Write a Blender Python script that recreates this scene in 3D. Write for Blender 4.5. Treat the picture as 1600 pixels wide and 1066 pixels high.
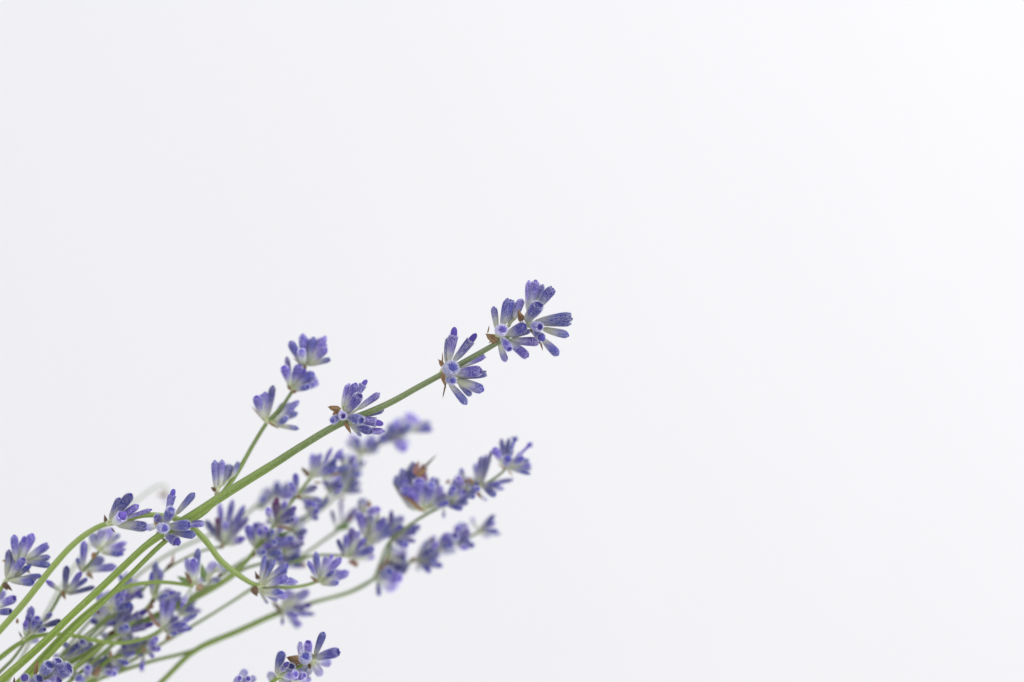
import bpy, math, random
from mathutils import Vector, Quaternion, noise
random.seed(11)

# ------------------------------------------------------------------ camera, light, exposure
sc = bpy.context.scene
for o in list(bpy.data.objects): bpy.data.objects.remove(o)
U = 0.125e-3                       # metres per photograph pixel in the plane of focus
LENS, SENSOR = 85.0, 36.0
DP = LENS / SENSOR * 1600          # camera distance in the same pixel units
D = DP * U

cam_d = bpy.data.cameras.new('camera')
cam = bpy.data.objects.new('camera', cam_d); sc.collection.objects.link(cam); sc.camera = cam
cam.location = (0, -D, 0); cam.rotation_euler = (math.radians(90), 0, 0)
cam_d.lens = LENS; cam_d.sensor_width = SENSOR; cam_d.clip_start = 0.01; cam_d.clip_end = 50
cam_d.dof.use_dof = True; cam_d.dof.focus_distance = D - 2 * U; cam_d.dof.aperture_fstop = 4.6

w = bpy.data.worlds.new('World'); sc.world = w; w.use_nodes = True
bg = w.node_tree.nodes['Background']
bg.inputs[0].default_value = (0.971, 0.970, 1.0, 1); bg.inputs[1].default_value = 0.892

def area(name, loc, target, size, power, col):
    l = bpy.data.lights.new(name, 'AREA'); l.shape = 'RECTANGLE'; l.size, l.size_y = size
    l.energy = power; l.color = col
    o = bpy.data.objects.new(name, l); sc.collection.objects.link(o); o.location = loc
    o.rotation_euler = (Vector(target) - Vector(loc)).to_track_quat('-Z', 'Y').to_euler()
    return o
area('window_light', (0.80, -0.20, 0.60), (0.02, 0.08, 0.0), (0.6, 0.6), 5.2, (1.0, 0.99, 0.975))

sc.view_settings.view_transform = 'Standard'; sc.view_settings.look = 'None'
sc.view_settings.exposure = 0.0; sc.view_settings.gamma = 1.0; sc.view_settings.use_curve_mapping = False
sc.render.engine = 'CYCLES'
sc.render.resolution_x, sc.render.resolution_y = 1024, 682

# ------------------------------------------------------------------ materials
class NT:
    def __init__(s, name):
        s.m = bpy.data.materials.new(name); s.m.use_nodes = True
        s.t = s.m.node_tree; s.t.nodes.clear()
        s.out = s.t.nodes.new('ShaderNodeOutputMaterial')
    def n(s, typ, ins=None, **props):
        k = s.t.nodes.new('ShaderNode' + typ)
        for a, b in props.items(): setattr(k, a, b)
        for a, b in (ins or {}).items():
            if isinstance(b, bpy.types.NodeSocket): s.t.links.new(b, k.inputs[a])
            else: k.inputs[a].default_value = b
        return k
    def math(s, op, a, b=0.0, c=None, clamp=False):
        ins = {0: a, 1: b}
        if c is not None: ins[2] = c
        return s.n('Math', ins, operation=op, use_clamp=clamp).outputs[0]
    def mix(s, f, a, b, blend='MIX'):
        k = s.t.nodes.new('ShaderNodeMix'); k.data_type = 'RGBA'; k.blend_type = blend
        for sock, v in ((k.inputs[0], f), (k.inputs[6], a), (k.inputs[7], b)):
            if isinstance(v, bpy.types.NodeSocket): s.t.links.new(v, sock)
            else: sock.default_value = v
        return k.outputs[2]
    def ramp(s, f, stops):
        k = s.n('ValToRGB', {0: f}); e = k.color_ramp.elements
        while len(e) < len(stops): e.new(0.5)
        for el, (p, c) in zip(e, stops): el.position = p; el.color = (*c, 1)
        return k.outputs[0]

def bud_material():
    k = NT('lavender_bud')
    at = k.n('Attribute', attribute_name='bud'); sep = k.n('SeparateColor', {0: at.outputs['Color']})
    t, kind, rib = sep.outputs[0], sep.outputs[1], sep.outputs[2]
    oi = k.n('ObjectInfo'); osep = k.n('SeparateColor', {0: oi.outputs['Color']})
    green, dark, red = osep.outputs[0], osep.outputs[1], osep.outputs[2]
    tc = k.n('TexCoord')
    off = k.n('VectorMath', {0: tc.outputs['Object'], 1: oi.outputs['Location']}, operation='ADD').outputs[0]
    n1 = k.n('TexNoise', {'Vector': off, 'Scale': 3.0, 'Detail': 3.0}).outputs[0]
    n2 = k.n('TexNoise', {'Vector': off, 'Scale': 15.0, 'Detail': 3.0}).outputs[0]
    # green foot to violet head; how far the violet runs down differs from bud to bud
    a = k.math('ADD', t, k.math('MULTIPLY', k.math('SUBTRACT', n1, 0.5), 0.5))
    a = k.math('SUBTRACT', a, k.math('MULTIPLY', green, 0.45))
    a = k.math('ADD', a, k.math('MULTIPLY', k.math('SUBTRACT', rib, 0.5), -0.16), clamp=True)
    col = k.ramp(a, [(0.0, (0.68, 0.74, 0.44)), (0.22, (0.70, 0.72, 0.60)), (0.40, (0.38, 0.36, 0.56)),
                     (0.62, (0.175, 0.145, 0.53)), (0.86, (0.145, 0.110, 0.50)), (1.0, (0.34, 0.32, 0.72))])
    # veins are deeper violet, the felt between them paler
    vein = k.math('MULTIPLY', k.math('MULTIPLY', k.math('SUBTRACT', 1.0, rib), a), 1.05, clamp=True)
    col = k.mix(vein, col, k.mix(0.5, col, (0.035, 0.02, 0.11, 1)))
    spk = k.math('MULTIPLY', k.math('SUBTRACT', n2, 0.52, clamp=True), 3.4, clamp=True)
    col = k.mix(spk, col, (0.52, 0.50, 0.80, 1))
    cor = k.mix(n1, (0.13, 0.095, 0.40, 1), (0.27, 0.245, 0.58, 1))
    iscor = k.math('GREATER_THAN', kind, 0.3); ishair = k.math('GREATER_THAN', kind, 0.7)
    col = k.mix(iscor, col, cor)
    dk = k.math('MULTIPLY', k.math('MULTIPLY', dark, k.math('ADD', 0.35, a)), 0.85, clamp=True)
    col = k.mix(dk, col, (0.065, 0.04, 0.19, 1))
    col = k.mix(k.math('MULTIPLY', k.math('MULTIPLY', red, t), 0.9, clamp=True), col, (0.17, 0.05, 0.09, 1))
    hairc = k.mix(0.72, col, (0.93, 0.93, 0.97, 1))
    col = k.mix(ishair, col, hairc)
    hsv = k.n('HueSaturation', {'Hue': k.math('ADD', 0.476, k.math('MULTIPLY', oi.outputs['Random'], 0.034)),
              'Saturation': 1.16, 'Value': k.math('ADD', 1.04, k.math('MULTIPLY', oi.outputs['Random'], 0.46)), 'Color': col}).outputs[0]
    bmp = k.n('Bump', {'Strength': 0.35, 'Distance': 0.0001, 'Height': n2}).outputs[0]
    p = k.n('BsdfPrincipled', {'Base Color': hsv, 'Roughness': 0.62, 'Specular IOR Level': 0.35,
            'Sheen Weight': 0.9, 'Sheen Roughness': 0.32, 'Sheen Tint': (0.85, 0.85, 1, 1), 'Normal': bmp})
    tr = k.n('BsdfTranslucent', {'Color': hsv})
    ms = k.n('MixShader', {0: 0.22, 1: p.outputs[0], 2: tr.outputs[0]})
    k.t.links.new(ms.outputs[0], k.out.inputs[0]); return k.m

def stem_material():
    k = NT('lavender_stem')
    at = k.n('Attribute', attribute_name='stem'); sep = k.n('SeparateColor', {0: at.outputs['Color']})
    along, ridge, hair = sep.outputs
    tc = k.n('TexCoord')
    n1 = k.n('TexNoise', {'Vector': tc.outputs['Object'], 'Scale': 140.0, 'Detail': 4.0}).outputs[0]
    n2 = k.n('TexNoise', {'Vector': tc.outputs['Object'], 'Scale': 2600.0, 'Detail': 2.0}).outputs[0]
    oi = k.n('ObjectInfo'); osep = k.n('SeparateColor', {0: oi.outputs['Color']})
    a = k.math('ADD', along, k.math('MULTIPLY', k.math('SUBTRACT', n1, 0.5), 0.35), clamp=True)
    col = k.ramp(a, [(0.0, (0.30, 0.44, 0.035)), (0.45, (0.265, 0.39, 0.05)), (0.62, (0.20, 0.285, 0.07)), (1.0, (0.25, 0.305, 0.15))])
    col = k.mix(k.math('MULTIPLY', ridge, 0.55), k.mix(0.42, col, (0.03, 0.075, 0.012, 1)), k.mix(0.25, col, (0.52, 0.60, 0.30, 1)))
    col = k.mix(k.math('MULTIPLY', k.math('SUBTRACT', n2, 0.52, clamp=True), 1.6, clamp=True), col, (0.50, 0.55, 0.38, 1))
    col = k.mix(osep.outputs[0], col, (0.40, 0.50, 0.19, 1))     # young pale stems
    col = k.mix(osep.outputs[2], col, (0.20, 0.235, 0.15, 1))    # dry grey stems
    col = k.mix(k.math('GREATER_THAN', hair, 0.7), col, (0.74, 0.78, 0.68, 1))
    bmp = k.n('Bump', {'Strength': 0.3, 'Distance': 0.0001, 'Height': n2}).outputs[0]
    p = k.n('BsdfPrincipled', {'Base Color': col, 'Roughness': 0.5, 'Specular IOR Level': 0.4, 'Sheen Weight': 0.15,
                               'Sheen Roughness': 0.4, 'Normal': bmp})
    k.t.links.new(p.outputs[0], k.out.inputs[0]); return k.m

def node_material():
    k = NT('whorl_node')
    tc = k.n('TexCoord')
    n1 = k.n('TexNoise', {'Vector': tc.outputs['Object'], 'Scale': 420.0, 'Detail': 4.0}).outputs[0]
    col = k.ramp(n1, [(0.2, (0.36, 0.40, 0.20)), (0.5, (0.55, 0.60, 0.34)), (0.8, (0.66, 0.68, 0.50))])
    p = k.n('BsdfPrincipled', {'Base Color': col, 'Roughness': 0.7, 'Sheen Weight': 0.3})
    k.t.links.new(p.outputs[0], k.out.inputs[0]); return k.m

def bract_material():
    k = NT('dry_bract')
    at = k.n('Attribute', attribute_name='bract'); sep = k.n('SeparateColor', {0: at.outputs['Color']})
    oi = k.n('ObjectInfo'); osep = k.n('SeparateColor', {0: oi.outputs['Color']})
    tc = k.n('TexCoord')
    n1 = k.n('TexNoise', {'Vector': tc.outputs['Object'], 'Scale': 3.0, 'Detail': 4.0}).outputs[0]
    f = k.math('ADD', k.math('MULTIPLY', n1, 0.62), k.math('MULTIPLY', sep.outputs[1], 0.42), clamp=True)
    col = k.ramp(f, [(0.15, (0.11, 0.05, 0.02)), (0.40, (0.27, 0.14, 0.06)), (0.62, (0.45, 0.28, 0.13)), (0.95, (0.62, 0.47, 0.28))])
    col = k.mix(osep.outputs[1], col, (0.055, 0.022, 0.014, 1))
    col = k.mix(osep.outputs[2], col, (0.42, 0.20, 0.19, 1))
    col = k.mix(osep.outputs[0], col, (0.50, 0.36, 0.22, 1))
    p = k.n('BsdfPrincipled', {'Base Color': col, 'Roughness': 0.6})
    tr = k.n('BsdfTranslucent', {'Color': col})
    ms = k.n('MixShader', {0: 0.2, 1: p.outputs[0], 2: tr.outputs[0]})
    k.t.links.new(ms.outputs[0], k.out.inputs[0]); return k.m

def leaf_material():
    k = NT('green_leaf')
    tc = k.n('TexCoord')
    n1 = k.n('TexNoise', {'Vector': tc.outputs['Object'], 'Scale': 4.0, 'Detail': 3.0}).outputs[0]
    col = k.ramp(n1, [(0.2, (0.11, 0.22, 0.06)), (0.8, (0.26, 0.38, 0.14))])
    p = k.n('BsdfPrincipled', {'Base Color': col, 'Roughness': 0.6, 'Sheen Weight': 0.2})
    k.t.links.new(p.outputs[0], k.out.inputs[0]); return k.m

def wall_material():
    k = NT('white_painted_board')
    tc = k.n('TexCoord')
    mp = k.n('Mapping', {'Vector': tc.outputs['Object'], 'Scale': (1, 1, 0.12)}).outputs[0]
    n1 = k.n('TexNoise', {'Vector': mp, 'Scale': 55.0, 'Detail': 4.0}).outputs[0]
    n2 = k.n('TexNoise', {'Vector': tc.outputs['Object'], 'Scale': 700.0, 'Detail': 2.0}).outputs[0]
    col = k.mix(n1, (0.862, 0.864, 0.872, 1), (0.878, 0.880, 0.888, 1))
    bmp = k.n('Bump', {'Strength': 0.12, 'Distance': 0.0004, 'Height': n2}).outputs[0]
    p = k.n('BsdfPrincipled', {'Base Color': col, 'Roughness': 0.85, 'Specular IOR Level': 0.2, 'Normal': bmp})
    k.t.links.new(p.outputs[0], k.out.inputs[0]); return k.m

M_BUD, M_STEM, M_NODE, M_BRACT, M_LEAF, M_WALL = (bud_material(), stem_material(), node_material(),
                                                  bract_material(), leaf_material(), wall_material())

# ------------------------------------------------------------------ mesh helpers
COL = sc.collection
def mesh(name, V, F, mat, attr=None, vals=None, smooth=True):
    me = bpy.data.meshes.new(name); me.from_pydata(V, [], F)
    if attr:
        a = me.attributes.new(attr, 'FLOAT_COLOR', 'POINT')
        a.data.foreach_set('color', [c for v in vals for c in (*v, 1.0)])
    me.polygons.foreach_set('use_smooth', [smooth] * len(me.polygons))
    me.materials.append(mat); me.update(); return me
def link(name, me, parent=None, loc=(0, 0, 0), q=None, scale=(1, 1, 1), color=(0, 0, 0, 1)):
    o = bpy.data.objects.new(name, me); COL.objects.link(o)
    o.parent = parent; o.location = loc; o.scale = scale; o.color = color
    if q: o.rotation_mode = 'QUATERNION'; o.rotation_quaternion = q
    return o
def P(x, y, d):                     # photograph pixel + depth (pixels behind the focus plane) -> metres
    f = U * (1 + d / DP)
    return Vector(((x - 800) * f, d * U, (533 - y) * f))

# ------------------------------------------------------------------ backdrop: a white board standing behind the bouquet
def backdrop():
    x, z, y0, th = 1.6, 1.2, 0.42, 0.012
    V = [(sx * x, yy, sz * z) for yy in (y0, y0 + th) for sz in (-1, 1) for sx in (-1, 1)]
    F = [(0, 1, 3, 2), (4, 6, 7, 5), (0, 4, 5, 1), (2, 3, 7, 6), (0, 2, 6, 4), (1, 5, 7, 3)]
    o = link('wall', mesh('wall', V, F, M_WALL, smooth=False)); o['kind'] = 'structure'
backdrop()

# ------------------------------------------------------------------ bud, bract and leaf shapes (unit length along Z, unit width)
def interp(tab, t):
    for (a, ra), (b, rb) in zip(tab, tab[1:]):
        if t <= b: 
            s = (t - a) / (b - a) if b > a else 0
            s = s * s * (3 - 2 * s) * 0.5 + s * 0.5
            return ra + (rb - ra) * s
    return tab[-1][1]

def make_bud(kind, seed, hairs=2500):
    R = random.Random(seed * 31 + ord(kind)); V, F, A = [], [], []
    bend = (R.uniform(-.16, .16), R.uniform(-.10, .10)); N = 26; nr = 13
    lump = [R.uniform(-.05, .05) for _ in range(5)]
    def axis(t): return bend[0] * (t * t - t * .4), bend[1] * (t * t - t * .4)
    def surf(prof, ts, kindv, ribs, ribamp, tmap=lambda t: t, rim=None, wob=1.0):
        rings = []
        for j, t in enumerate(ts):
            r0 = interp(prof, t); cx, cy = axis(t); ring = []
            for i in range(N):
                th = 2 * math.pi * i / N
                rv = 0.5 + 0.5 * math.cos(ribs * th) if ribs else 0.5
                r = r0 * (1 + ribamp * (rv - .5) + wob * (lump[0] * math.cos(2 * th + lump[1] * 60) + lump[2] * math.sin(3 * th + 9 * t + lump[3] * 60)))
                zz = t
                if rim and j >= len(ts) - rim[0]: 
                    u = (j - (len(ts) - rim[0]) + 1) / rim[0]
                    zz += rim[1] * u * max(0, math.cos(5 * th + seed)) + rim[1] * u * .4 * math.sin(2 * th + seed)
                ring.append(len(V)); V.append((cx + r * math.cos(th), cy + r * math.sin(th), zz)); A.append((tmap(t), .85 if rim and j == len(ts) - 1 else kindv, rv))
            rings.append(ring)
        for a, b in zip(rings, rings[1:]):
            for i in range(N): F.append((a[i], a[(i + 1) % N], b[(i + 1) % N], b[i]))
        return rings
    def cap(ring, z, kindv, t):
        c = len(V); cx, cy = axis(z); V.append((cx, cy, z)); A.append((t, kindv, .5))
        for i in range(N): F.append((ring[i], ring[(i + 1) % N], c))
    lin = lambda a, b, n: [a + (b - a) * i / (n - 1) for i in range(n)]
    if kind == 'A':                 # closed bud, blunt felted tip with faint lobes
        prof = [(0, .17), (.07, .27), (.22, .36), (.42, .43), (.62, .48), (.80, .49), (.90, .45), (.96, .34), (1, .16)]
        r = surf(prof, lin(0, .84, 15) + [.88, .92, .955, .98, .995], 0, nr, .22); cap(r[-1], 1.0, 0, 1)
        r = surf([(0.86, .16), (.95, .24), (1.01, .20), (1.04, .06)], [.86, .94, .99, 1.02, 1.04], 0, 4, .45, lambda t: .95); cap(r[-1], 1.03, 0, .8)
        top = .97; hp = prof
    elif kind == 'B':               # calyx with the corolla bud pushing out of its collar
        prof = [(0, .17), (.08, .28), (.25, .38), (.5, .46), (.66, .485), (.72, .51)]
        r = surf(prof, lin(0, .70, 14) + [.72], 0, nr, .22, lambda t: t / .72, rim=(3, .035))
        r2 = surf([(.60, .40), (.72, .455)], [.72, .68, .62], 0, nr, .1, lambda t: .9)
        prof2 = [(.55, .30), (.70, .37), (.82, .385), (.92, .33), (.98, .18), (1, .05)]
        r = surf(prof2, lin(.55, .9, 7) + [.94, .97, .99], .5, 4, .14); cap(r[-1], 1.0, .5, 1)
        top = .74; hp = prof
    elif kind == 'C':               # open calyx: toothed pale rim round a dark throat, crumpled corolla inside
        prof = [(0, .17), (.08, .27), (.25, .37), (.55, .46), (.75, .49), (.85, .47), (.92, .41), (.97, .35)]
        surf(prof, lin(0, .86, 15) + [.90, .94, .97], 0, nr, .22, lambda t: t / .97, rim=(2, .035))
        r = surf([(.70, .20), (.85, .27), (.97, .30)], [.965, .9, .8, .70], .5, 5, .1); cap(r[-1], .68, .5, .5)
        for q in range(4):
            an = q * 1.57 + seed; cx, cy = axis(.9)
            bx, by = cx + .13 * math.cos(an), cy + .13 * math.sin(an); b0 = len(V); hgt = R.uniform(.13, .22)
            for j in range(4):
                for i in range(6):
                    th = 2 * math.pi * i / 6; rr = (.12, .14, .12, .04)[j]
                    V.append((bx + rr * math.cos(th) + .04 * j * math.cos(an), by + rr * math.sin(th) + .04 * j * math.sin(an), .78 + (j / 3) * hgt + .04))
                    A.append((1, .5, .5))
            for j in range(3):
                for i in range(6): F.append((b0 + j * 6 + i, b0 + j * 6 + (i + 1) % 6, b0 + (j + 1) * 6 + (i + 1) % 6, b0 + (j + 1) * 6 + i))
            F.append(tuple(b0 + 18 + i for i in range(6)))
        top = .96; hp = prof
    else:                           # D: slender tube ending in small spread lobes
        prof = [(0, .14), (.1, .26), (.3, .42), (.45, .47), (.52, .46)]
        surf(prof, lin(0, .52, 11), 0, nr, .22, lambda t: t / .55, rim=(3, .03))
        prof2 = [(.45, .28), (.6, .27), (.75, .30), (.84, .38)]
        r = surf(prof2, lin(.45, .84, 9), .5, 4, .1); cap(r[-1], .80, .5, 1)
        for q in range(5):
            an = q * 1.256 + seed * .7; cx, cy = axis(.82); b0 = len(V); ln = R.uniform(.35, .6); up = R.uniform(.02, .16)
            for j in range(5):
                s = j / 4; wd = .22 * math.sin(math.pi * (.25 + .7 * s)); rr = .22 + ln * s
                for i in (-1, 0, 1):
                    for tk in (0, .04):
                        V.append((cx + rr * math.cos(an) - i * wd * math.sin(an), cy + rr * math.sin(an) + i * wd * math.cos(an),
                                  .82 + up * math.sin(s * 2.2) - tk + .03 * abs(i)))
                        A.append((1, .5, .5))
            for j in range(4):
                for i in range(2):
                    a = b0 + j * 6 + i * 2
                    F.append((a, a + 2, a + 8, a + 6)); F.append((a + 1, a + 7, a + 9, a + 3))
        top = .52; hp = prof
    # felt: short pale hairs standing off the calyx
    for _ in range(hairs):
        t = (R.random() ** .8) * top; th = R.uniform(0, 2 * math.pi); r = interp(hp, t); cx, cy = axis(t)
        ln = R.uniform(.06, .21) * (1.35 if t > top - .09 else 1); up = R.uniform(.0, .07); hw = .0125
        tx, ty = -math.sin(th), math.cos(th); dx, dy = math.cos(th + R.uniform(-.6, .6)), math.sin(th + R.uniform(-.6, .6))
        b = len(V); x, y = cx + .96 * r * math.cos(th), cy + .96 * r * math.sin(th)
        V += [(x - tx * hw, y - ty * hw, t), (x + tx * hw, y + ty * hw, t), (x + dx * ln, y + dy * ln, t + up)]
        A += [(t / top, 1, .5)] * 3; F.append((b, b + 1, b + 2))
    return mesh('flower_bud', V, F, M_BUD, 'bud', A)

BUDS = {k: [make_bud(k, s) for s in range(4)] for k in 'ABCD'}

def make_bract(seed, leaf=False):
    R = random.Random(seed + 500); V, F, A = [], [], []; n, m = 10, 9
    cup = R.uniform(.25, .5) if not leaf else .2; curl = R.uniform(-.35, .35); twist = R.uniform(-.5, .5)
    for side in (0, 1):
        for j in range(n + 1):
            s = j / n
            wd = .5 * (math.sin(math.pi * min(1, .12 + .88 * s) ** .8) ** .9) * (1 - .25 * s) if s < 1 else 0.004
            if s > .85: wd *= (1 - s) / .15 * .9 + .04
            for i in range(m):
                u = -1 + 2 * i / (m - 1); vein = .5 + .5 * math.cos(u * 3.5 * math.pi)
                x = wd * u; y = -cup * (1 - u * u) * wd * 1.6 + curl * s * s + .02 * vein + (.035 if side else 0) + (0 if leaf else .11 * math.sin(7 * s + 5 * u + seed) * math.sin(3 * u + 2 * s))
                a = twist * s; V.append((x * math.cos(a) - y * math.sin(a), x * math.sin(a) + y * math.cos(a), s + (0 if leaf else .09 * math.sin(7 * u + seed))))
                A.append((s, vein, side))
    K = (n + 1) * m
    for j in range(n):
        for i in range(m - 1):
            a = j * m + i
            F.append((a, a + 1, a + m + 1, a + m)); F.append((K + a, K + a + m, K + a + m + 1, K + a + 1))
        a, b = j * m, j * m + m - 1
        F.append((a, a + m, K + a + m, K + a)); F.append((b, K + b, K + b + m, b + m))
    return mesh('leaf' if leaf else 'bract', V, F, M_LEAF if leaf else M_BRACT, 'bract', A)
BRACTS = [make_bract(s) for s in range(6)]; LEAVES = [make_bract(s + 40, True) for s in range(3)]

# ------------------------------------------------------------------ stems and whorl nodes
def spline(pts, step=5.0):
    out = []
    for i in range(len(pts) - 1):
        p0, p1, p2, p3 = (pts[max(0, i - 1)], pts[i], pts[i + 1], pts[min(len(pts) - 1, i + 2)])
        L = math.dist(p1[:2], p2[:2]); n = max(2, int(L / step))
        for j in range(n):
            t = j / n
            out.append([.5 * (2 * b + (c - a) * t + (2 * a - 5 * b + 4 * c - d) * t * t + (3 * b - a - 3 * c + d) * t ** 3) if k < 3 else b + (c - b) * t
                        for k, (a, b, c, d) in enumerate(zip(p0, p1, p2, p3))])
    out.append(list(pts[-1])); return out

def tube(pts, rads, V, F, A, seg=16, square=.12, attr=None, roll=0.0):
    """pts in metres; parallel transported four-sided stem section"""
    t0 = (pts[1] - pts[0]).normalized(); nrm = t0.orthogonal().normalized(); rings = []
    for k, p in enumerate(pts):
        tg = (pts[min(k + 1, len(pts) - 1)] - pts[max(k - 1, 0)]).normalized()
        nrm = (nrm - tg * nrm.dot(tg)).normalized(); bn = tg.cross(nrm); ring = []
        for i in range(seg):
            th = 2 * math.pi * i / seg; c4 = math.cos(4 * th)
            r = rads[k] * (1 + square * c4)
            ring.append(len(V)); V.append(p + nrm * (r * math.cos(th + roll)) + bn * (r * math.sin(th + roll)))
            if A is not None: A.append((attr[k], .5 + .5 * c4, 0))
        rings.append(ring)
    for a, b in zip(rings, rings[1:]):
        for i in range(seg): F.append((a[i], a[(i + 1) % seg], b[(i + 1) % seg], b[i]))
    F.append(tuple(reversed(rings[0]))); F.append(tuple(rings[-1]))
    return rings

def build_stem(root, path, color, hairs, R):
    pts = spline(path); base = root.location
    # path runs tip -> foot; small natural wander
    W = []
    for k, p in enumerate(pts):
        wob = .6 * noise.noise(Vector((p[0] * .02, p[1] * .02, R.random() * 0 + len(pts))))
        W.append(P(p[0] + wob, p[1] - wob, p[2]) - base)
    rads = [.5 * p[3] * U * (1 + p[2] / DP) * (1 + .05 * noise.noise(Vector((p[0] * .05, p[1] * .05, 3)))) for p in pts]
    al = []
    for p in pts: al.append(max(0, min(1, (p[0] * .9 + (1066 - p[1]) * 1.1 - 150) / 1050)))
    V, F, A = [], [], []
    tube(W, rads, V, F, A, attr=al, roll=R.uniform(0, 1.5))
    for _ in range(hairs):
        k = R.randrange(1, max(2, int(len(W) * .8))); tg = (W[k] - W[k - 1]).normalized()
        o = tg.orthogonal().normalized(); o.rotate(Quaternion(tg, R.uniform(0, 6.28)))
        p = W[k] + (W[k - 1] - W[k]) * R.random() + o * rads[k] * .95; s = tg.cross(o) * .02e-3
        b = len(V); V += [p - s, p + s, p + o * R.uniform(.1e-3, .26e-3) - tg * R.uniform(-.05e-3, .12e-3)]
        A += [(al[k], 1, 1)] * 3; F.append((b, b + 1, b + 2))
    link('stem', mesh('stem', [tuple(v) for v in V], F, M_STEM, 'stem', A), root, color=color)
    return pts

def build_node(root, node, rad, stem_dir, bases):
    """receptacle with one short stalk to each bud; coordinates relative to node"""
    V, F = [], []; nb, na = 9, 12
    ax = stem_dir.normalized(); e1 = ax.orthogonal().normalized(); e2 = ax.cross(e1)
    rings = []
    for j in range(nb):
        ph = math.pi * (j + .5) / nb; ring = []
        for i in range(na):
            th = 2 * math.pi * i / na
            d = e1 * (math.sin(ph) * math.cos(th)) + e2 * (math.sin(ph) * math.sin(th)) + ax * (math.cos(ph) * 1.15)
            r = rad * (1 + .25 * noise.noise(d * 3 + node * 900))
            ring.append(len(V)); V.append(d * r)
        rings.append(ring)
    for a, b in zip(rings, rings[1:]):
        for i in range(na): F.append((a[i], b[i], b[(i + 1) % na], a[(i + 1) % na]))
    F.append(tuple(rings[0])); F.append(tuple(reversed(rings[-1])))
    for (b, r) in bases:
        if b.length < rad * .4: continue
        st = b.normalized() * rad * .3; mid = (st + b) * .5 + ax * b.length * .06
        tube([st, st * .6 + mid * .4, mid, mid * .4 + b * .6, b * 1.04], [r * 1.25, r * 1.1, r, r * 1.1, r * 1.3], V, F, None, seg=8, square=0)
    return link('flower_whorl', mesh('flower_whorl', [tuple(v) for v in V], F, M_NODE), root, loc=node)

# ------------------------------------------------------------------ sprig reader
TILES = dict(A=(750, 430, 7.6125), B=(670, 490, 7.108), C=(500, 580, 9.692), D=(150, 740, 8), E=(380, 515, 6.271), F=(350, 850, 8),
             G=(0, 800, 8), H=(0, 933, 8), I=(150, 933, 8), J=(300, 740, 8), K=(450, 660, 8), L=(640, 660, 8), M=(520, 640, 3.553),
             N=(480, 770, 8), O=(600, 780, 8), Q=(350, 933, 8), S=(150, 850, 8), R=(100, 690, 5.077))
def align(d, roll): return d.to_track_quat('Z', 'Y') @ Quaternion((0, 0, 1), roll)

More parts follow.
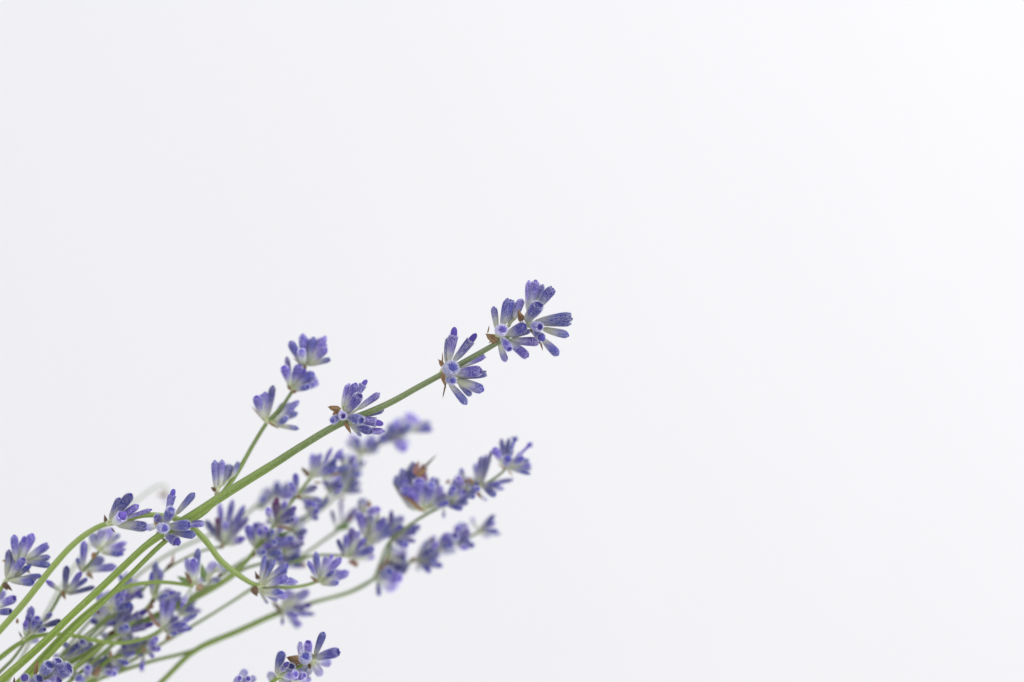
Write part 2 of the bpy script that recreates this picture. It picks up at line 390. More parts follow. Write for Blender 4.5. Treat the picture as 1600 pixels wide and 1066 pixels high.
COUNT = dict(sprig=0, bud=0)
def sprig(label, path, text, stem=(0, 0, 0, 1), hairs=0, name='lavender_sprig'):
    """path: (x, y, depth, diameter) from tip to the last point in view; the foot runs on to the gathered bunch"""
    COUNT['sprig'] += 1; R = random.Random(COUNT['sprig'] * 77)
    x, y, d, dia = path[-1]; px, py = path[-2][:2]
    ux, uy = x - px, y - py; n = math.hypot(ux, uy); ux, uy = ux / n, uy / n
    ex, ey, ed = -520 + R.uniform(-45, 45), 1440 + R.uniform(-45, 45), 60 + R.uniform(-45, 45)
    path = list(path) + [(x + ux * 90 - 20, y + uy * 90 + 20, d + (ed - d) * .25, dia * 1.02), ((x + ex) / 2 - 20, (y + ey) / 2 + 25, (d + ed) / 2, dia * 1.05), (ex, ey, ed, dia * 1.1)]
    root = bpy.data.objects.new(name, None); COL.objects.link(root)
    root.empty_display_size = .005; root.location = P(*path[-1][:3])
    root['label'] = label; root['category'] = 'lavender'; root['group'] = 'lavender sprigs in the bunch'
    pts = build_stem(root, path, stem, hairs, R)
    whorls = []
    for ln in text.strip().splitlines():
        k = ln.split()
        if not k or k[0].startswith('#'): continue
        if k[0] == 'W': whorls.append((k[1], float(k[2]), float(k[3]), [], [])); continue
        whorls[-1][4 if k[0] in 'bol' else 3].append(k)
    for tile, nx, ny, buds, bracts in whorls:
        x0, y0, s = TILES[tile]; X = lambda v: x0 + float(v) / s; Y = lambda v: y0 + float(v) / s
        nx, ny = X(nx), Y(ny)
        kk = min(range(len(pts)), key=lambda i: math.dist(pts[i][:2], (nx, ny))); q = pts[kk]; nd = q[2]
        nw = P(nx, ny, nd); f = U * (1 + nd / DP)
        sd = P(*pts[max(0, kk - 2)][:3]) - P(*pts[min(len(pts) - 1, kk + 2)][:3])
        specs, bases = [], []
        for b in buds:
            bx, by, tx, ty = X(b[0]), Y(b[1]), X(b[2]), Y(b[3]); wd = float(b[4]) / s
            fl = b[5] if len(b) > 5 else '-'; l2 = math.dist((bx, by), (tx, ty))
            want = 40 + R.uniform(-3, 3)
            if len(b) > 6: z = float(b[6])
            else: z = math.sqrt(max(0, want * want - l2 * l2)) * (.85 if R.random() < .62 else -.8) + R.uniform(-6, 6)
            zb = max(-7, min(9, z * .3))
            pb, pt = P(bx, by, nd - zb), P(tx, ty, nd - zb - z)
            kind = next((c for c in fl if c in 'ABCD'), R.choices('ABC', (5, 3, 2))[0])
            specs.append((pb, pt, wd * f, kind, fl)); bases.append((pb - nw, wd * f * .13))
        if nd > 60 and len(specs) > 3:      # buds standing behind the front ones of the same whorl
            order = sorted(specs, key=lambda t: math.atan2((t[1] - t[0]).z, (t[1] - t[0]).x)); extra = []
            for a, b in zip(order, order[1:]):
                if R.random() < .55:
                    m = R.uniform(.35, .65); pb = a[0].lerp(b[0], m); tip = a[1].lerp(b[1], m) - pb
                    L = .92 * ((a[1] - a[0]).length + (b[1] - b[0]).length) / 2
                    tip = tip.normalized() * L + Vector((0, R.uniform(1, 9) * f, 0)); pb = pb + Vector((0, R.uniform(2, 7) * f, 0))
                    extra.append((pb, pb + tip, (a[2] + b[2]) * .44, R.choice('AAB'), R.choice(['-', '-', 'g', 'p'])))
            specs += extra; bases += [(e[0] - nw, e[2] * .13) for e in extra]
        wh = build_node(root, nw - root.location, max(2.6, q[3] * .62) * f, sd, bases)
        for pb, pt, wd, kind, fl in specs:
            dv = pt - pb; L = dv.length
            col = ((.55 if 'g' in fl else (R.uniform(-.22, .22) if nd < 70 else R.uniform(-.12, .34))), (.65 if 'd' in fl else (R.uniform(.05, .5) if nd < 70 else R.uniform(0, .25) if R.random() < .5 else 0)), (1.0 if 'r' in fl else 0), 1)
            if 'p' in fl: col = (.8, 0, 0, 1)
            wd *= .9 if nd > 60 else .94
            link('flower_bud', R.choice(BUDS[kind]), wh, pb - nw, align(dv, R.uniform(0, 6.28)), (wd, wd * R.uniform(.92, 1.05), L), col)
            COUNT['bud'] += 1
        for b in bracts:
            fl = '-'
            if b[0] == 'o':          # a dry bract clasping the node, given by its middle
                mx, my, wd = X(b[1]), Y(b[2]), float(b[3]) / s; fl = b[4] if len(b) > 4 else '-'
                an = math.atan2(my - ny, mx - nx) + R.uniform(-.6, .6)
                bx, by, tx, ty = mx - .55 * wd * math.cos(an), my - .55 * wd * math.sin(an), mx + .6 * wd * math.cos(an), my + .6 * wd * math.sin(an)
                wd *= .85
            else:
                bx, by, tx, ty = X(b[1]), Y(b[2]), X(b[3]), Y(b[4]); wd = float(b[5]) / s; fl = b[6] if len(b) > 6 else '-'
            zb = R.uniform(0, 6) + (24 if 'f' in fl else 0); pb, pt = P(bx, by, nd - zb), P(tx, ty, nd - zb - R.uniform(-8, 8)); dv = pt - pb
            col = (1. if 't' in fl else R.uniform(0, .25), .75 if 'd' in fl else 0, .8 if 'm' in fl else 0, 1)
            roll = R.uniform(-.5, .5); me = R.choice(LEAVES if b[0] == 'l' else BRACTS)
            # broad face turned roughly towards the front
            z = dv.normalized(); yv = Vector((0, 1, 0)); yv = (yv - z * yv.dot(z)).normalized(); xv = yv.cross(z)
            from mathutils import Matrix
            qm = Matrix((xv, yv, z)).transposed().to_quaternion() @ Quaternion((0, 0, 1), roll)
            link('leaf' if b[0] == 'l' else 'bract', me, wh, pb - nw, qm, (wd * f, wd * f, dv.length), col)
    return root

# ------------------------------------------------------------------ the bunch: one call per sprig
sprig('longest lavender sprig, five spaced whorls of violet buds on a thick stem, sharply in focus',
 [(832, 503, 0, 5), (805, 518, 0, 7), (770, 540, 0, 8), (740, 557, 0, 8.4), (692, 584, 0, 8.8), (650, 607, 0, 9.2), (600, 634, 0, 9.8), (528, 664, 0, 10.8),
  (470, 698, 0, 11.5), (420, 730, 0, 12.5), (360, 767, 0, 14), (305, 803, 0, 14), (270, 824, 1, 13), (229, 852, 2, 10.5), (190, 888, 4, 10.5), (151, 925, 5, 11), (108, 965, 8, 11), (77, 996, 9, 11.5), (40, 1030, 10, 12), (6, 1060, 12, 12.5)], '''
W A 575 600
565 420 580 75 78 A -8
600 390 660 65 108 A 4
660 360 750 120 74 A -14
690 380 865 150 122 C 6
555 545 700 335 150 C 24
650 565 1095 490 132 C 8
740 590 1075 580 60 A -10
745 640 1050 715 98 Ag 4
610 590 715 620 112 C 32
640 660 760 770 105 B 28
740 760 930 945 108 A 5
b 720 800 748 905 26
b 510 545 445 425 105
b 600 640 650 740 30 d
W A 205 720
200 650 165 380 82 Ag 2
270 600 350 285 128 C 10
345 610 400 320 74 A -14
410 520 490 290 100 A -8
320 705 545 610 128 A 14
370 735 600 665 64 A -10
370 775 705 800 108 Ad 0
345 800 570 965 120 C 10
230 800 300 1025 88 Ag -4
255 740 355 880 98 C 28
215 660 270 655 125 A 42
b 200 780 75 700 130
b 190 740 110 800 80
b 90 690 112 600 20
W B 165 640
225 520 295 148 108 B 6
190 530 215 270 72 A -8
275 530 535 225 102 Bd 6
360 590 625 460 82 C -4
280 655 578 640 122 C 14
330 710 645 665 84 C -5
310 745 605 845 112 Ag 5
340 790 468 910 68 A -8
230 780 420 1000 88 A 5
200 630 260 600 150 A 40
205 735 275 748 98 A 34
b 160 580 105 505 62
b 150 650 185 815 84
b 185 790 158 935 22 d
b 150 560 155 430 22
W C 365 710
345 540 440 200 122 A -5
390 530 555 195 132 A 6
490 450 705 125 118 B -5
410 630 605 360 152 C 20
580 570 895 345 112 A -8
600 690 955 590 94 A -8
400 685 640 745 150 C 24
520 725 965 790 142 B 2
470 825 780 905 132 C 15
560 880 965 920 104 A -5
450 810 620 985 56 p -6
320 630 350 685 118 C 38
300 690 185 750 120 A 26
b 310 590 130 560 130
b 300 620 190 660 100
b 385 780 465 945 84
W D 850 640
895 500 970 190 98 B 2
870 620 940 440 122 A 20
1010 500 1225 250 92 A 0
910 660 1165 650 132 C 14
1050 640 1350 625 92 C -5
960 735 1235 770 104 A 0
870 770 1055 880 126 B 16
790 670 860 690 130 A 40
830 590 735 540 104 A 8
780 640 620 690 84 p -10
b 765 730 880 862 50 d
b 780 640 720 600 60 t
''', hairs=5200)

sprig('slender lavender sprig with small spaced whorls, its thin stem emerging from behind the longest stem',
 [(478, 573, 120, 4), (468, 592, 120, 4.5), (457, 611, 118, 5), (440, 636, 112, 5.2), (417, 661, 105, 5.6), (395, 696, 95, 6), (374, 733, 80, 6.5), (350, 768, 60, 7), (322, 798, 42, 8),
  (292, 819, 34, 7.5), (251, 852, 30, 7), (214, 888, 30, 7), (175, 927, 30, 7.5), (152, 948, 29, 9), (128, 968, 28, 11.5), (100, 996, 26, 12.5), (69, 1029, 26, 11.5), (38, 1068, 26, 11)], '''
W E 610 350
575 330 460 120 90 A
600 330 590 50 92 A
640 330 690 80 84 A
650 320 808 75 84 A
660 330 818 190 74 A
640 350 850 292 60 p
590 330 570 200 84 p 24
o 600 370 50 t
b 600 360 490 280 28
W E 485 590
470 560 425 275 62 Ad
460 540 400 360 88 A
490 540 545 345 88 A
510 560 690 425 104 A
520 575 732 515 104 C
520 590 640 560 64 A
b 470 590 430 535 45
b 480 610 535 605 45
W E 235 910
195 860 122 655 94 A
215 860 212 618 84 A
240 850 290 558 78 Ad
290 880 402 728 64 Ad
310 890 540 705 64 A
320 900 530 820 68 A
330 930 430 868 68 A
300 935 540 968 54 p
b 225 910 80 750 26 t
b 255 910 355 978 30
W R 1215 385
1205 375 1200 155 62 A
1240 350 1252 150 58 A
1250 345 1315 190 78 A
1335 280 1388 168 44 A
b 1210 390 1165 365 40 d
b 1200 410 1230 445 36 t
''')

sprig('arching lavender sprig whose bent green stem loops behind the longest stem and droops',
 [(500, 905, 130, 4), (492, 910, 130, 4.5), (470, 916, 125, 5), (440, 918, 110, 5.5), (403, 915, 90, 6.5), (375, 900, 70, 8), (345, 876, 52, 9), (322, 846, 42, 9.5), (302, 825, 36, 9.5), (280, 812, 34, 9),
  (245, 805, 34, 8), (215, 807, 36, 8), (192, 816, 38, 7.5), (165, 819, 38, 8), (137, 833, 36, 9), (110, 855, 34, 9.5), (84, 884, 32, 10), (60, 914, 32, 10.5), (36, 944, 32, 10.5), (0, 985, 34, 10)], '''
W D 150 620
175 560 300 315 92 A
225 530 435 265 122 Ad 15
260 570 525 400 92 A
280 590 685 455 62 A
220 620 370 500 132 p 18
270 640 640 660 132 g 5
b 135 640 105 515 55 d
b 190 680 245 745 20 d
W F 430 540
450 500 512 160 74 A
470 490 632 205 78 A
530 460 795 265 112 A
520 520 795 415 112 C 10
500 585 745 605 94 p 10
500 620 785 660 84 A
450 610 545 745 42 p
600 480 915 480 74 A -10
b 370 540 410 640 110 d
b 430 440 385 350 60 d
b 440 590 380 610 60
W F 1180 470
1170 440 1052 222 64 A
1190 420 1150 108 88 A
1220 410 1278 160 78 A
1230 410 1455 182 98 A
1250 425 1362 345 78 A 12
1240 480 1555 358 112 A
1220 500 1425 482 84 p
b 1175 480 1075 405 48
''', stem=(.32, 0, 0, 1))

sprig('lavender head with splayed pale-footed buds standing outside the arching green stem',
 [(36, 872, 80, 4.5), (30, 880, 80, 5), (18, 895, 78, 6), (8, 910, 76, 6.5), (-8, 935, 74, 7), (-24, 962, 72, 7)], '''
W G 250 620
195 610 178 295 98 A
255 590 415 285 124 A
320 590 605 415 114 C
330 635 622 662 84 A
b 310 690 375 770 64
W G 70 870
100 820 305 585 112 C 16
80 815 112 480 88 dgA
130 855 415 875 114 g
300 810 505 800 74 A
o 70 930 90 d
b 60 900 150 985 60 d
b 30 610 150 625 34 t
W H -120 220
-40 120 190 10 112 C
-60 190 135 182 94 C
-60 150 40 -80 100 A
''', stem=(.3, 0, 0, 1))

sprig('thin-stemmed lavender sprig with sparse blue-violet whorls, between arching and longest stems',
 [(157, 858, 135, 4), (150, 868, 135, 4), (129, 893, 135, 4.2), (112, 912, 132, 4.2), (97, 926, 130, 4.2), (80, 955, 126, 4), (62, 976, 122, 4), (40, 1003, 116, 4), (20, 1030, 110, 4.5), (0, 1050, 104, 5)], '''
W G 1235 480
1215 450 1155 285 104 A
1240 440 1268 225 94 Ad
1265 440 1402 205 94 A
1280 480 1575 388 84 A
1280 510 1550 530 80 g
o 1170 550 84 
W G 1030 750
1030 710 1055 375 98 A
1015 740 968 585 60 p
1070 710 1285 575 114 A
1080 730 1445 685 104 A
o 1120 790 90 t
W G 775 1010
810 980 832 685 88 Ad
860 980 1005 765 84 A
860 1030 1175 938 74 Ad
740 980 575 855 74 p
o 795 1040 90 
W H 500 330
520 320 640 210 70 p
530 370 745 305 84 d
''', stem=(0, 0, .55, 1))

sprig('lavender sprig on a low wavy stem crossing behind the longest stem, pink withered floret',
 [(262, 976, 150, 4), (253, 983, 150, 5), (232, 995, 145, 5.5), (205, 1003, 140, 6), (180, 1005, 132, 6), (150, 1001, 122, 6.5), (114, 993, 110, 6.5), (80, 991, 100, 6.5), (55, 995, 95, 6.5), (30, 1006, 90, 7), (0, 1028, 85, 8)], '''
W I 820 400
835 370 838 15 94 A
860 365 965 45 104 C
870 390 1105 330 92 A
900 385 1255 225 72 A
880 420 1195 398 72 A
870 440 1010 460 62 g
o 830 390 70 
o 915 510 84 
b 800 380 700 270 54 m
b 740 330 640 150 40 m
W H 300 530
370 440 385 125 104 A
400 440 465 255 104 A
430 440 560 400 70 g
320 550 475 540 74 A
310 470 330 290 74 p
b 270 500 230 420 26 d
o 215 300 54 
''', stem=(.12, 0, 0, 1))

sprig('dense dark violet lavender head just above the low wavy stem',
 [(192, 972, 155, 4.5), (180, 985, 156, 5), (174, 992, 158, 5), (150, 1020, 160, 5), (120, 1044, 158, 5), (85, 1070, 150, 5.5)], '''
W I 205 440
230 420 465 95 112 Bd
230 400 330 175 104 A
260 420 650 145 124 Bd
270 430 385 370 112 A 22
300 450 725 335 104 d
300 470 445 505 92 A
190 480 65 480 74 d
o 190 450 80 d
b 640 160 720 250 40 m
''')

sprig('lavender head of stubby bright buds close against the lower longest stem',
 [(185, 942, 150, 4), (176, 953, 150, 4.2), (162, 969, 148, 4), (135, 991, 142, 3.8), (105, 1018, 134, 4), (60, 1064, 122, 5)], '''
W S 190 850
170 780 30 630 124 A
190 780 245 610 132 A
210 780 345 565 112 C
170 810 -5 805 84 d
220 830 445 750 104 B
230 800 330 690 90 A
280 760 565 590 74 d
o 20 860 50 d
''', stem=(0, 0, .45, 1))

sprig('pale-stemmed lavender sprig climbing through the middle of the bunch with crowded lilac whorls',
 [(520, 722, 190, 4), (503, 734, 190, 5), (485, 748, 188, 5.5), (466, 772, 184, 6), (450, 791, 180, 6.2), (430, 819, 176, 6.6), (400, 858, 168, 7), (380, 882, 160, 7.5), (350, 908, 150, 8), (300, 936, 175, 9),
  (250, 958, 195, 9), (204, 980, 200, 9.5), (155, 1008, 180, 10), (107, 1037, 150, 10.5), (62, 1067, 125, 11)], '''
W K 400 640
380 660 542 325 60 A
420 655 680 345 80 A
440 690 570 700 112 p
430 640 600 470 90 A
440 640 760 560 90 A
b 540 655 690 640 40 t
W K 270 690
275 650 305 395 68 A
310 650 412 395 68 A
320 670 598 545 132 C
300 640 500 500 100 A
b 260 660 165 575 74 d
b 330 750 435 755 36 t
W J 1330 270
1310 250 1295 10 84 A
1360 245 1565 165 94 Bd
1370 285 1610 335 74 p
1350 310 1545 395 84 A
1300 260 1230 130 90 A
o 1345 300 80 
W J 1040 640
1020 600 1062 300 112 Br
1005 620 945 445 92 p
1080 600 1295 425 92 d
1090 620 1265 570 84 d
1020 620 935 600 60 d
b 1060 660 1265 690 60 t
l 1060 800 1240 715 70
W J 910 830
890 810 830 700 84 p
910 800 920 680 84 A
930 810 1010 720 84 A
940 830 1070 790 80 p
930 850 1040 860 80 A
W J 790 950
780 900 835 605 112 Bd
800 900 885 630 112 p
770 900 695 655 112 A
830 960 1025 870 92 A
800 980 905 985 84 A
850 990 1110 1000 84 A
860 960 1205 815 112 A
870 930 1380 860 60 Ad
o 770 1035 60 
W S 1390 430
1370 410 1490 245 132 A
1380 450 1545 452 74 A
1500 330 1610 270 112 A
l 1360 480 1320 230 100
l 1200 500 1000 400 90
o 1550 385 54 d
o 1310 545 90 t
''', stem=(.22, 0, 0, 1))

sprig('very blurred lavender sprig whose tip shows beneath a sharp whorl of the longest sprig',
 [(642, 660, 340, 3.5), (625, 680, 340, 4), (604, 690, 336, 4), (575, 703, 330, 4.2), (562, 712, 326, 4.4), (556, 740, 322, 4.4), (528, 772, 316, 4.4), (506, 793, 310, 4.4), (480, 812, 302, 4.5), (430, 846, 285, 5), (360, 890, 260, 6), (280, 945, 220, 6), (200, 990, 180, 6), (110, 1064, 140, 6)], '''
W M 410 130
395 125 435 22 66 A
420 120 470 55 62 A
430 120 548 108 38 A
400 130 420 60 60 A
W M 370 145
365 140 350 70 50 A
375 145 420 90 50 A
370 155 410 190 46 A
W M 335 165
335 160 330 90 64 A
340 170 400 215 62 A
325 165 270 160 56 A
345 160 380 110 54 A
o 375 115 34 m
W K 900 400
870 380 750 235 84 d
885 370 860 195 84 A
930 370 985 205 84 p
950 390 1130 330 84 p
960 370 1065 205 74 A
920 350 960 260 90 p
W K 810 640
790 620 720 500 84 p
810 610 810 470 84 p
830 620 880 520 80 A
820 650 900 640 76 A
W K 640 890
640 860 600 690 132 p
670 850 770 490 132 A
690 850 865 695 94 A
700 890 915 848 52 A
620 870 555 850 46 d
655 930 662 1065 50 d
680 820 760 640 100 p
o 690 950 50 
l 620 900 700 770 70
''', stem=(0, 0, .3, 1))

sprig('lavender head with a maroon withered bud close beneath the longest stem',
 [(372, 815, 210, 4), (360, 832, 210, 4.5), (349, 852, 208, 5), (319, 860, 200, 4), (290, 872, 192, 4), (256, 893, 184, 4.2), (210, 932, 170, 4.5), (150, 985, 150, 5), (70, 1058, 125, 5.5)], '''
W J 395 900
385 850 348 382 80 A
400 850 505 345 90 A
420 850 655 412 84 A
430 860 695 555 84 d
440 880 560 690 94 A
450 890 660 805 94 p
370 860 305 545 94 rd
345 850 175 590 94 d
400 840 425 610 94 p
420 850 600 520 100 A
o 375 915 74 
b 330 800 320 620 60 d
W S 960 250
b 950 260 975 110 44 m
b 940 250 860 320 50 d
''', stem=(0, 0, .4, 1))

sprig('very blurred lavender tip of dull green and blue buds behind pale lilac whorls',
 [(438, 770, 330, 4), (420, 780, 330, 4.5), (401, 790, 326, 5), (385, 803, 320, 4), (340, 830, 305, 4), (269, 863, 280, 4), (212, 902, 255, 4.2), (150, 960, 225, 4.5), (90, 1030, 190, 5), (60, 1066, 170, 5)], '''
W J 820 400
840 400 975 215 150 gd
870 400 1015 280 94 r
850 400 900 300 100 g
l 820 420 960 360 110
W J 1050 290
1040 290 1068 115 94 A
1080 300 1245 125 124 A
1110 310 1275 235 130 A
1060 280 1130 200 90 A
''', stem=(0, 0, .5, 1))

sprig('faint pale blurred stem with a lone dry bud, above the arching stem',
 [(257, 772, 400, 2), (261, 764, 400, 2.2), (255, 758, 398, 2.6), (238, 764, 392, 2.8), (217, 780, 384, 3), (190, 800, 370, 3.2), (150, 840, 360, 4), (100, 910, 300, 4), (60, 980, 240, 4), (20, 1050, 190, 4.5)], '''
W D 880 270
870 275 870 350 64 g
b 890 265 750 268 56
b 890 280 840 210 30 t
''', stem=(.2, 0, .6, 1))

sprig('lavender sprig with a brown withered swollen whorl and open florets at its tip',
 [(790, 733, 170, 4), (775, 746, 172, 4.2), (752, 760, 178, 4.6), (735, 768, 182, 5), (705, 784, 190, 5), (664, 805, 196, 5), (630, 828, 205, 4.5), (606, 850, 225, 4.5), (592, 885, 250, 4.5), (580, 908, 262, 4.5), (544, 927, 266, 4.5), (487, 943, 264, 4.5), (437, 959, 260, 5), (375, 986, 244, 5.5), (306, 1015, 222, 6), (235, 1034, 200, 6), (170, 1055, 180, 7), (130, 1070, 165, 7)], '''
W L 1200 570
1180 530 1055 325 104 A
1200 540 1145 215 74 Ad
1210 540 1330 165 76 D 0
1240 540 1535 250 66 D 0
1280 570 1515 528 68 A
1230 580 1505 642 54 A
1230 540 1430 440 94 p
1200 540 1240 430 110 B 24
b 1200 590 1095 515 30 t
b 1225 595 1295 675 24 t
W L 880 800
870 770 825 525 94 A
890 760 890 435 84 Ad
910 760 1030 345 60 Bd
940 780 1285 718 64 d
940 800 1175 830 64 A
930 820 1065 905 94 A
860 830 850 730 94 p
900 800 1130 770 70 A
b 810 830 905 960 50 m
o 770 735 80 t
o 705 735 60 m
890 900 955 975 44 A
W L 690 840
670 820 610 690 90 A
690 820 720 690 84 d
710 830 830 740 90 A
720 850 860 830 80 A
700 870 800 930 80 A
W L 480 960
480 960 640 660 124 A
330 1060 540 865 84 A
500 1060 745 935 76 B
560 930 710 750 94 A
470 970 560 820 100 A
520 960 680 860 90 p
460 1030 655 1080 80 A
430 1080 425 1190 48 A
o 480 740 60 m
W M 508 560
440 550 350 375 66 gA
470 545 385 335 66 A
480 530 440 300 70 Ad
490 525 475 390 74 A 24
505 510 550 415 64 A
510 510 495 335 64 dr
535 500 580 385 40 Ad
515 530 535 430 56 A
460 550 400 430 70 A 20
470 540 370 420 60 gA
480 520 500 360 60 r
490 540 430 440 66 A 22
b 480 560 335 420 24 t
b 495 562 360 455 22 tf
b 500 560 400 480 20 f
l 470 550 335 370 26
l 440 530 340 410 24
l 500 560 380 420 22
540 525 605 430 44 A
545 535 625 470 40 d
530 515 560 380 44 A
550 545 640 515 36 A
b 470 370 528 325 34 f
b 455 360 478 285 34 mf
b 490 345 505 295 30 m
b 445 340 440 290 26 t
b 500 330 575 252 16 d
o 510 553 26 
''', stem=(0, 0, .25, 1))

sprig('blurred lavender sprig with small whorls strung along a thin grey stem below the swollen whorl',
 [(752, 830, 260, 4), (740, 836, 260, 4.2), (714, 848, 260, 4.5), (682, 858, 262, 4.5), (648, 875, 264, 5), (620, 890, 262, 5), (587, 904, 260, 5), (544, 926, 255, 5), (487, 942, 250, 5.5), (438, 957, 244, 8), (375, 985, 230, 8.5), (306, 1016, 212, 8), (252, 1066, 195, 7.5)], '''
W O 1190 420
1190 390 1378 205 74 A
1210 400 1415 388 54 A
1220 425 1305 455 84 A
1180 390 1098 235 64 p
W O 910 560
915 540 970 305 124 A
930 550 1045 395 124 Ad
930 565 1115 572 94 A
930 575 1025 605 94 A
890 550 890 445 112 p
900 550 1000 430 110 A
W O 790 590
770 580 840 440 94 A
790 590 900 500 94 p
780 600 870 640 90 A
W O 540 690
520 680 560 520 94 A
540 680 660 560 96 A
550 700 700 660 90 p
540 720 640 790 84 A
W O 660 620
670 590 795 435 94 A
690 610 840 555 104 A
680 640 810 650 94 A
o 590 515 54 d
W O 400 760
430 730 565 555 132 A
440 740 685 690 124 A
440 760 725 832 84 A
430 780 575 905 74 A
430 740 600 640 110 d
420 790 430 880 60 p
o 355 750 66 
W M 240 930
260 925 345 985 92 A
265 910 378 942 72 A
250 950 256 1032 28 A
280 880 405 890 54 d
300 850 405 785 54 A
275 900 330 830 70 A
265 930 320 900 70 A
o 280 895 42 
W F 700 830
740 800 820 580 124 A
740 800 1055 595 114 g
760 820 1095 765 94 d
760 840 1125 882 64 A
740 810 860 680 124 p
770 870 922 1055 50 A
730 880 730 1015 44 p
750 830 900 780 110 A
740 840 900 900 100 A
b 690 820 600 705 64 d
o 690 850 56 d
''', stem=(0, 0, .12, 1))

sprig('pale lavender head of rounded outlined buds on a light green neck beside the violet tip',
 [(592, 800, 215, 4), (584, 832, 212, 5), (573, 848, 210, 5.5), (552, 860, 208, 5.5), (540, 868, 206, 5), (505, 867, 204, 4.5), (470, 873, 202, 4.5), (430, 894, 200, 4.5), (391, 921, 198, 4.5), (350, 948, 196, 4.5), (300, 978, 194, 4.5), (240, 1013, 192, 5), (180, 1046, 190, 5), (140, 1070, 180, 5)], '''
W N 720 200
700 240 685 100 124 A
740 250 885 205 104 A
730 230 700 160 100 A
o 770 130 84 m
W N 760 620
720 540 655 250 124 C
740 550 795 280 124 p
790 570 968 322 104 C
810 595 1062 470 134 C
700 650 820 640 80 p
o 685 600 74 
W N 520 800
460 780 385 595 64 Ad
480 780 480 530 74 A
500 760 565 445 94 Ad
540 760 640 490 90 p
560 800 828 695 104 A
580 825 835 800 84 p
b 520 860 650 890 70 m
o 590 890 84 
''', stem=(.25, 0, .35, 1))

sprig('violet lavender tip standing upright between the pale rounded head and the swollen whorl',
 [(616, 822, 240, 4), (612, 840, 240, 4.5), (606, 865, 240, 5), (587, 902, 275, 4.5), (545, 925, 275, 4.5), (487, 942, 272, 4.5), (438, 958, 268, 5), (375, 985, 252, 5), (306, 1016, 232, 5), (252, 1067, 215, 5)], '''
W N 1060 540
1040 500 1052 215 76 d
1070 500 1132 315 114 A
1090 530 1405 425 104 A
1080 560 1345 605 64 A
1080 590 1240 655 114 A
1060 520 1180 420 100 A
W N 1010 800
1040 770 1235 735 94 d
1040 820 1260 935 114 d
1020 790 1080 690 90 g
o 940 960 100 
o 990 860 70 t
''', stem=(0, 0, .3, 1))

sprig('lavender sprig with a dark olive node and thin dry florets behind the bright violet cluster',
 [(548, 808, 290, 4), (540, 818, 290, 5), (530, 827, 288, 5), (505, 845, 280, 4.5), (480, 863, 272, 4.5), (440, 889, 258, 4.5), (391, 922, 236, 4.5), (300, 979, 222, 4.5), (180, 1048, 210, 5), (140, 1072, 200, 5)], '''
W N 420 430
420 390 432 105 46 d
350 400 305 215 50 d
450 400 630 195 112 d
460 400 560 300 100 gd
l 520 410 330 450 100
o 540 320 70 
W F 700 250
680 220 615 110 114 A
700 220 890 80 142 B
720 235 940 150 112 A
690 250 790 270 112 A
690 230 760 60 110 d
720 260 1000 280 64 d
660 230 440 110 90 d
o 1000 265 64 m
l 880 230 1080 160 70
''', stem=(0, 0, .2, 1))

sprig('curved stem hooking over to three upright lilac buds and one rusty bract',
 [(303, 909, 120, 4.5), (300, 915, 120, 5.5), (285, 913, 118, 5.5), (256, 910, 112, 6), (225, 911, 104, 6), (195, 918, 96, 6.5), (165, 934, 88, 7), (130, 962, 80, 7), (90, 1000, 70, 7.5), (30, 1064, 60, 8)], '''
W S 1205 500
1190 460 1138 190 94 A
1215 450 1220 195 114 A
1240 460 1272 70 94 A
1210 520 1060 790 76 p
1250 500 1330 440 70 p
b 1195 490 1105 345 58 
o 1300 545 100 t
''', stem=(.1, .0, 0, 1))

sprig('short lavender head of grey-green buds above a pink withered floret',
 [(248, 905, 165, 5), (244, 920, 165, 6.5), (239, 938, 163, 6.5), (225, 955, 160, 6), (200, 978, 154, 6), (150, 1016, 142, 6.5), (90, 1066, 126, 7)], '''
W S 730 650
715 620 745 230 84 g
740 620 805 335 104 A
760 650 945 575 84 d
790 680 1070 680 84 A
700 640 690 350 70 g
750 660 1000 600 70 p
770 700 880 640 80 A
b 720 690 690 760 74 d
o 680 790 80 m
''', stem=(.35, 0, 0, 1))

sprig('sharp cropped lavender head with frosted bud tips and rusty spike bract beside the longest stem',
 [(88, 1056, -15, 5), (76, 1064, -15, 6), (55, 1082, -14, 7), (25, 1104, -12, 8), (-20, 1138, -8, 9)], '''
W H 560 1040
520 970 625 848 160 C 14
670 900 735 785 124 C 10
640 990 870 880 190 C 12
360 1050 290 990 104 d
400 1090 490 1020 132 C 14
580 1080 745 1040 142 C 14
520 1090 640 1120 140 A 20
b 440 980 462 795 62 
b 170 1100 185 1005 36 d
''')

sprig('blurred lavender sprig with peach-pink dry bracts low in the bunch, half hidden by stems',
 [(228, 1012, 175, 4), (222, 1018, 175, 4.5), (200, 1024, 172, 5), (172, 1030, 168, 5.5), (142, 1058, 158, 6), (115, 1085, 148, 6.5), (80, 1110, 140, 7)], '''
W I 610 680
640 640 755 515 84 A
650 650 795 645 84 A
600 720 568 905 64 A
590 850 570 920 60 A
o 600 660 80 t
W I 175 740
230 750 405 615 104 d
190 800 245 955 74 d
210 790 395 830 74 A
180 780 30 810 80 A
b 180 760 185 660 60 t
l 90 720 180 680 50
W H 1150 990
1190 960 1222 785 152 A
1250 960 1360 850 132 B
1290 930 1440 960 94 A
1090 980 1100 880 104 A
1020 1020 890 965 94 A
1040 1060 985 1005 112 A
1200 1000 1300 920 110 A
o 1215 930 110 m
b 1210 1000 1215 860 80 t
''')

sprig('dark narrow lavender buds squeezed between the lowest green stems',
 [(122, 1012, 140, 4), (110, 1024, 140, 4.5), (98, 1038, 138, 5), (70, 1066, 130, 5.5)], '''
W H 800 800
810 770 965 595 74 d
760 790 690 730 74 d
1080 600 1020 560 90 d
850 780 1150 585 70 d
''')

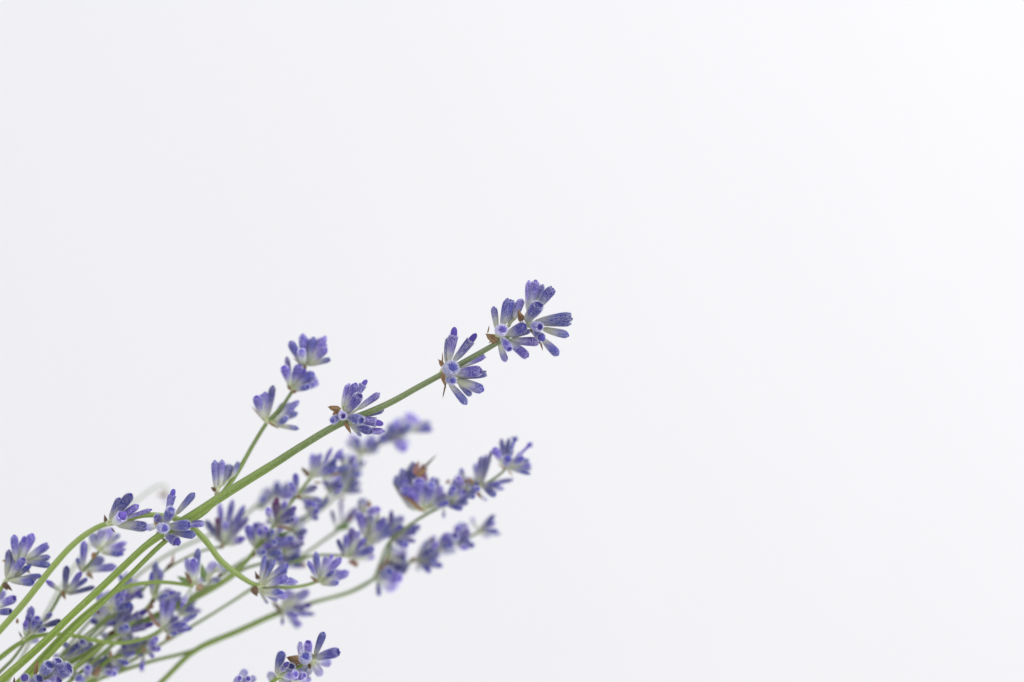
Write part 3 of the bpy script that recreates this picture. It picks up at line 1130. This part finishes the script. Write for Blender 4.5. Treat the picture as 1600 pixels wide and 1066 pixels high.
sprig('lavender head with broad brown bracts standing clear of the bunch below the bare stems',
 [(492, 1024, 45, 5), (480, 1034, 45, 5.5), (460, 1046, 45, 6), (436, 1058, 45, 6.5), (405, 1082, 46, 7), (350, 1120, 48, 8)], '''
W Q 1110 780
1140 720 1245 445 94 A
1150 760 1430 680 132 C
1140 795 1320 825 112 C
1120 830 1205 965 104 A
1090 850 1030 965 94 A
1050 770 1055 555 104 C
960 760 955 565 84 B
1000 800 1025 730 150 A 24
1060 830 960 830 100 A
b 960 800 785 755 135 
b 930 830 800 850 90 
o 1070 870 60 d
b 1110 760 1090 700 40 d
W Q 680 990
660 950 725 685 114 A
700 930 800 815 74 d
690 970 775 905 104 A
810 1010 980 895 132 A
810 950 850 860 114 C 20
620 1060 585 970 114 A
840 1020 1010 980 94 A
900 1060 1075 1030 84 C
700 1040 820 1080 110 d
760 1000 900 960 110 A
''')

sprig('small cropped lavender tip beside the broad brown-bracted head',
 [(378, 1062, 60, 4), (370, 1072, 60, 5), (352, 1090, 60, 6), (315, 1125, 60, 7)], '''
W Q 170 1090
190 1060 262 920 94 A
250 1080 385 1008 84 A
130 1070 200 1010 84 A
230 1070 310 1020 84 A
o 150 1040 74 t
''')
sprig('pale lilac blurred lavender sprig filling in behind the pale-stemmed middle sprig',
 [(548, 722, 260, 4), (540, 740, 260, 4), (522, 765, 256, 4), (498, 788, 250, 4), (470, 812, 242, 4), (440, 838, 234, 4), (402, 860, 226, 4), (350, 910, 212, 4), (300, 938, 206, 4), (204, 982, 216, 4), (155, 1010, 196, 4.5), (107, 1039, 170, 5), (62, 1070, 145, 5)], '''
W K 720 560
700 550 640 360 70 A
720 550 740 420 90 p
740 560 830 430 80 A
750 580 860 540 80 p
760 600 870 660 80 A
W K 500 850
500 840 470 700 90 p
520 840 560 660 90 p
530 850 640 700 90 A
540 860 680 780 90 p
520 880 640 860 70 p
o 560 900 40 t
W J 1500 480
1480 480 1420 330 84 A
1500 470 1500 330 90 p
1510 480 1600 350 84 A
1400 440 1540 380 84 A
1480 500 1580 470 84 p
1460 520 1560 560 74 p
W J 1270 740
1250 720 1190 590 84 p
1270 720 1300 560 84 p
1290 730 1370 640 84 A
1290 750 1420 720 80 A
1280 770 1380 810 80 g
l 1280 760 1420 740 60
''', stem=(.1, 0, .4, 1))

sprig('saturated violet lavender head crowded above the drooping end of the arching sprig',
 [(455, 838, 200, 4), (448, 852, 200, 4.5), (438, 868, 200, 5), (410, 880, 200, 5), (380, 890, 198, 5), (350, 911, 196, 5), (300, 939, 200, 5), (204, 983, 226, 5), (155, 1011, 206, 5), (107, 1040, 180, 5.5), (62, 1072, 155, 6)], '''
W J 1130 960
1110 940 1060 810 90 A
1130 930 1160 790 90 A
1150 930 1250 800 96 A
1160 950 1330 860 96 B
1170 970 1340 960 100 A
1150 990 1290 1030 90 A
1100 960 990 880 84 d
1110 980 1000 1000 84 A
1160 960 1400 870 60 d
o 1100 1010 60
W J 980 1080
980 1060 900 960 90 A
990 1060 990 930 84 p
1000 1060 1090 960 90 A
1010 1080 1130 1050 84 p
960 1070 860 1020 74 p
''', stem=(0, 0, .2, 1))

sprig('blurred grey-lilac lavender sprig low in the bunch, between the wavy stem and the bare fork',
 [(290, 950, 230, 4), (280, 962, 230, 4), (262, 978, 226, 4), (235, 1000, 220, 4), (205, 1024, 212, 4), (170, 1048, 202, 4.5), (140, 1070, 192, 5)], '''
W I 1060 200
1050 180 1030 40 80 A
1070 180 1130 50 80 p
1080 200 1220 130 76 A
1080 220 1210 240 76 p
1040 190 940 90 80 p
W I 880 360
860 340 800 210 84 A
880 330 900 190 84 p
900 350 1010 260 84 A
900 380 1030 370 76 p
850 350 740 290 76 p
W I 480 660
460 640 400 520 84 p
480 640 520 520 84 A
500 660 620 590 84 A
490 690 590 720 80 p
450 660 340 620 84 p
o 440 700 60 t
''', stem=(0, 0, .4, 1))

sprig('blurred lavender head half hidden behind the foot of the longest stem',
 [(205, 930, 210, 4), (198, 942, 210, 4), (185, 958, 206, 4), (160, 985, 200, 4), (120, 1020, 190, 4.5), (70, 1066, 170, 5)], '''
W S 420 620
400 600 330 470 90 A
420 590 420 450 90 p
440 600 520 480 90 A
450 620 590 560 80 p
450 640 570 650 80 g
400 620 290 560 84 A
W I 70 330
60 310 0 180 90 A
80 300 90 160 90 p
100 310 190 210 90 A
100 340 230 320 84 A
60 340 -60 290 84 p
''', stem=(0, 0, .4, 1))
print('sprigs', COUNT)
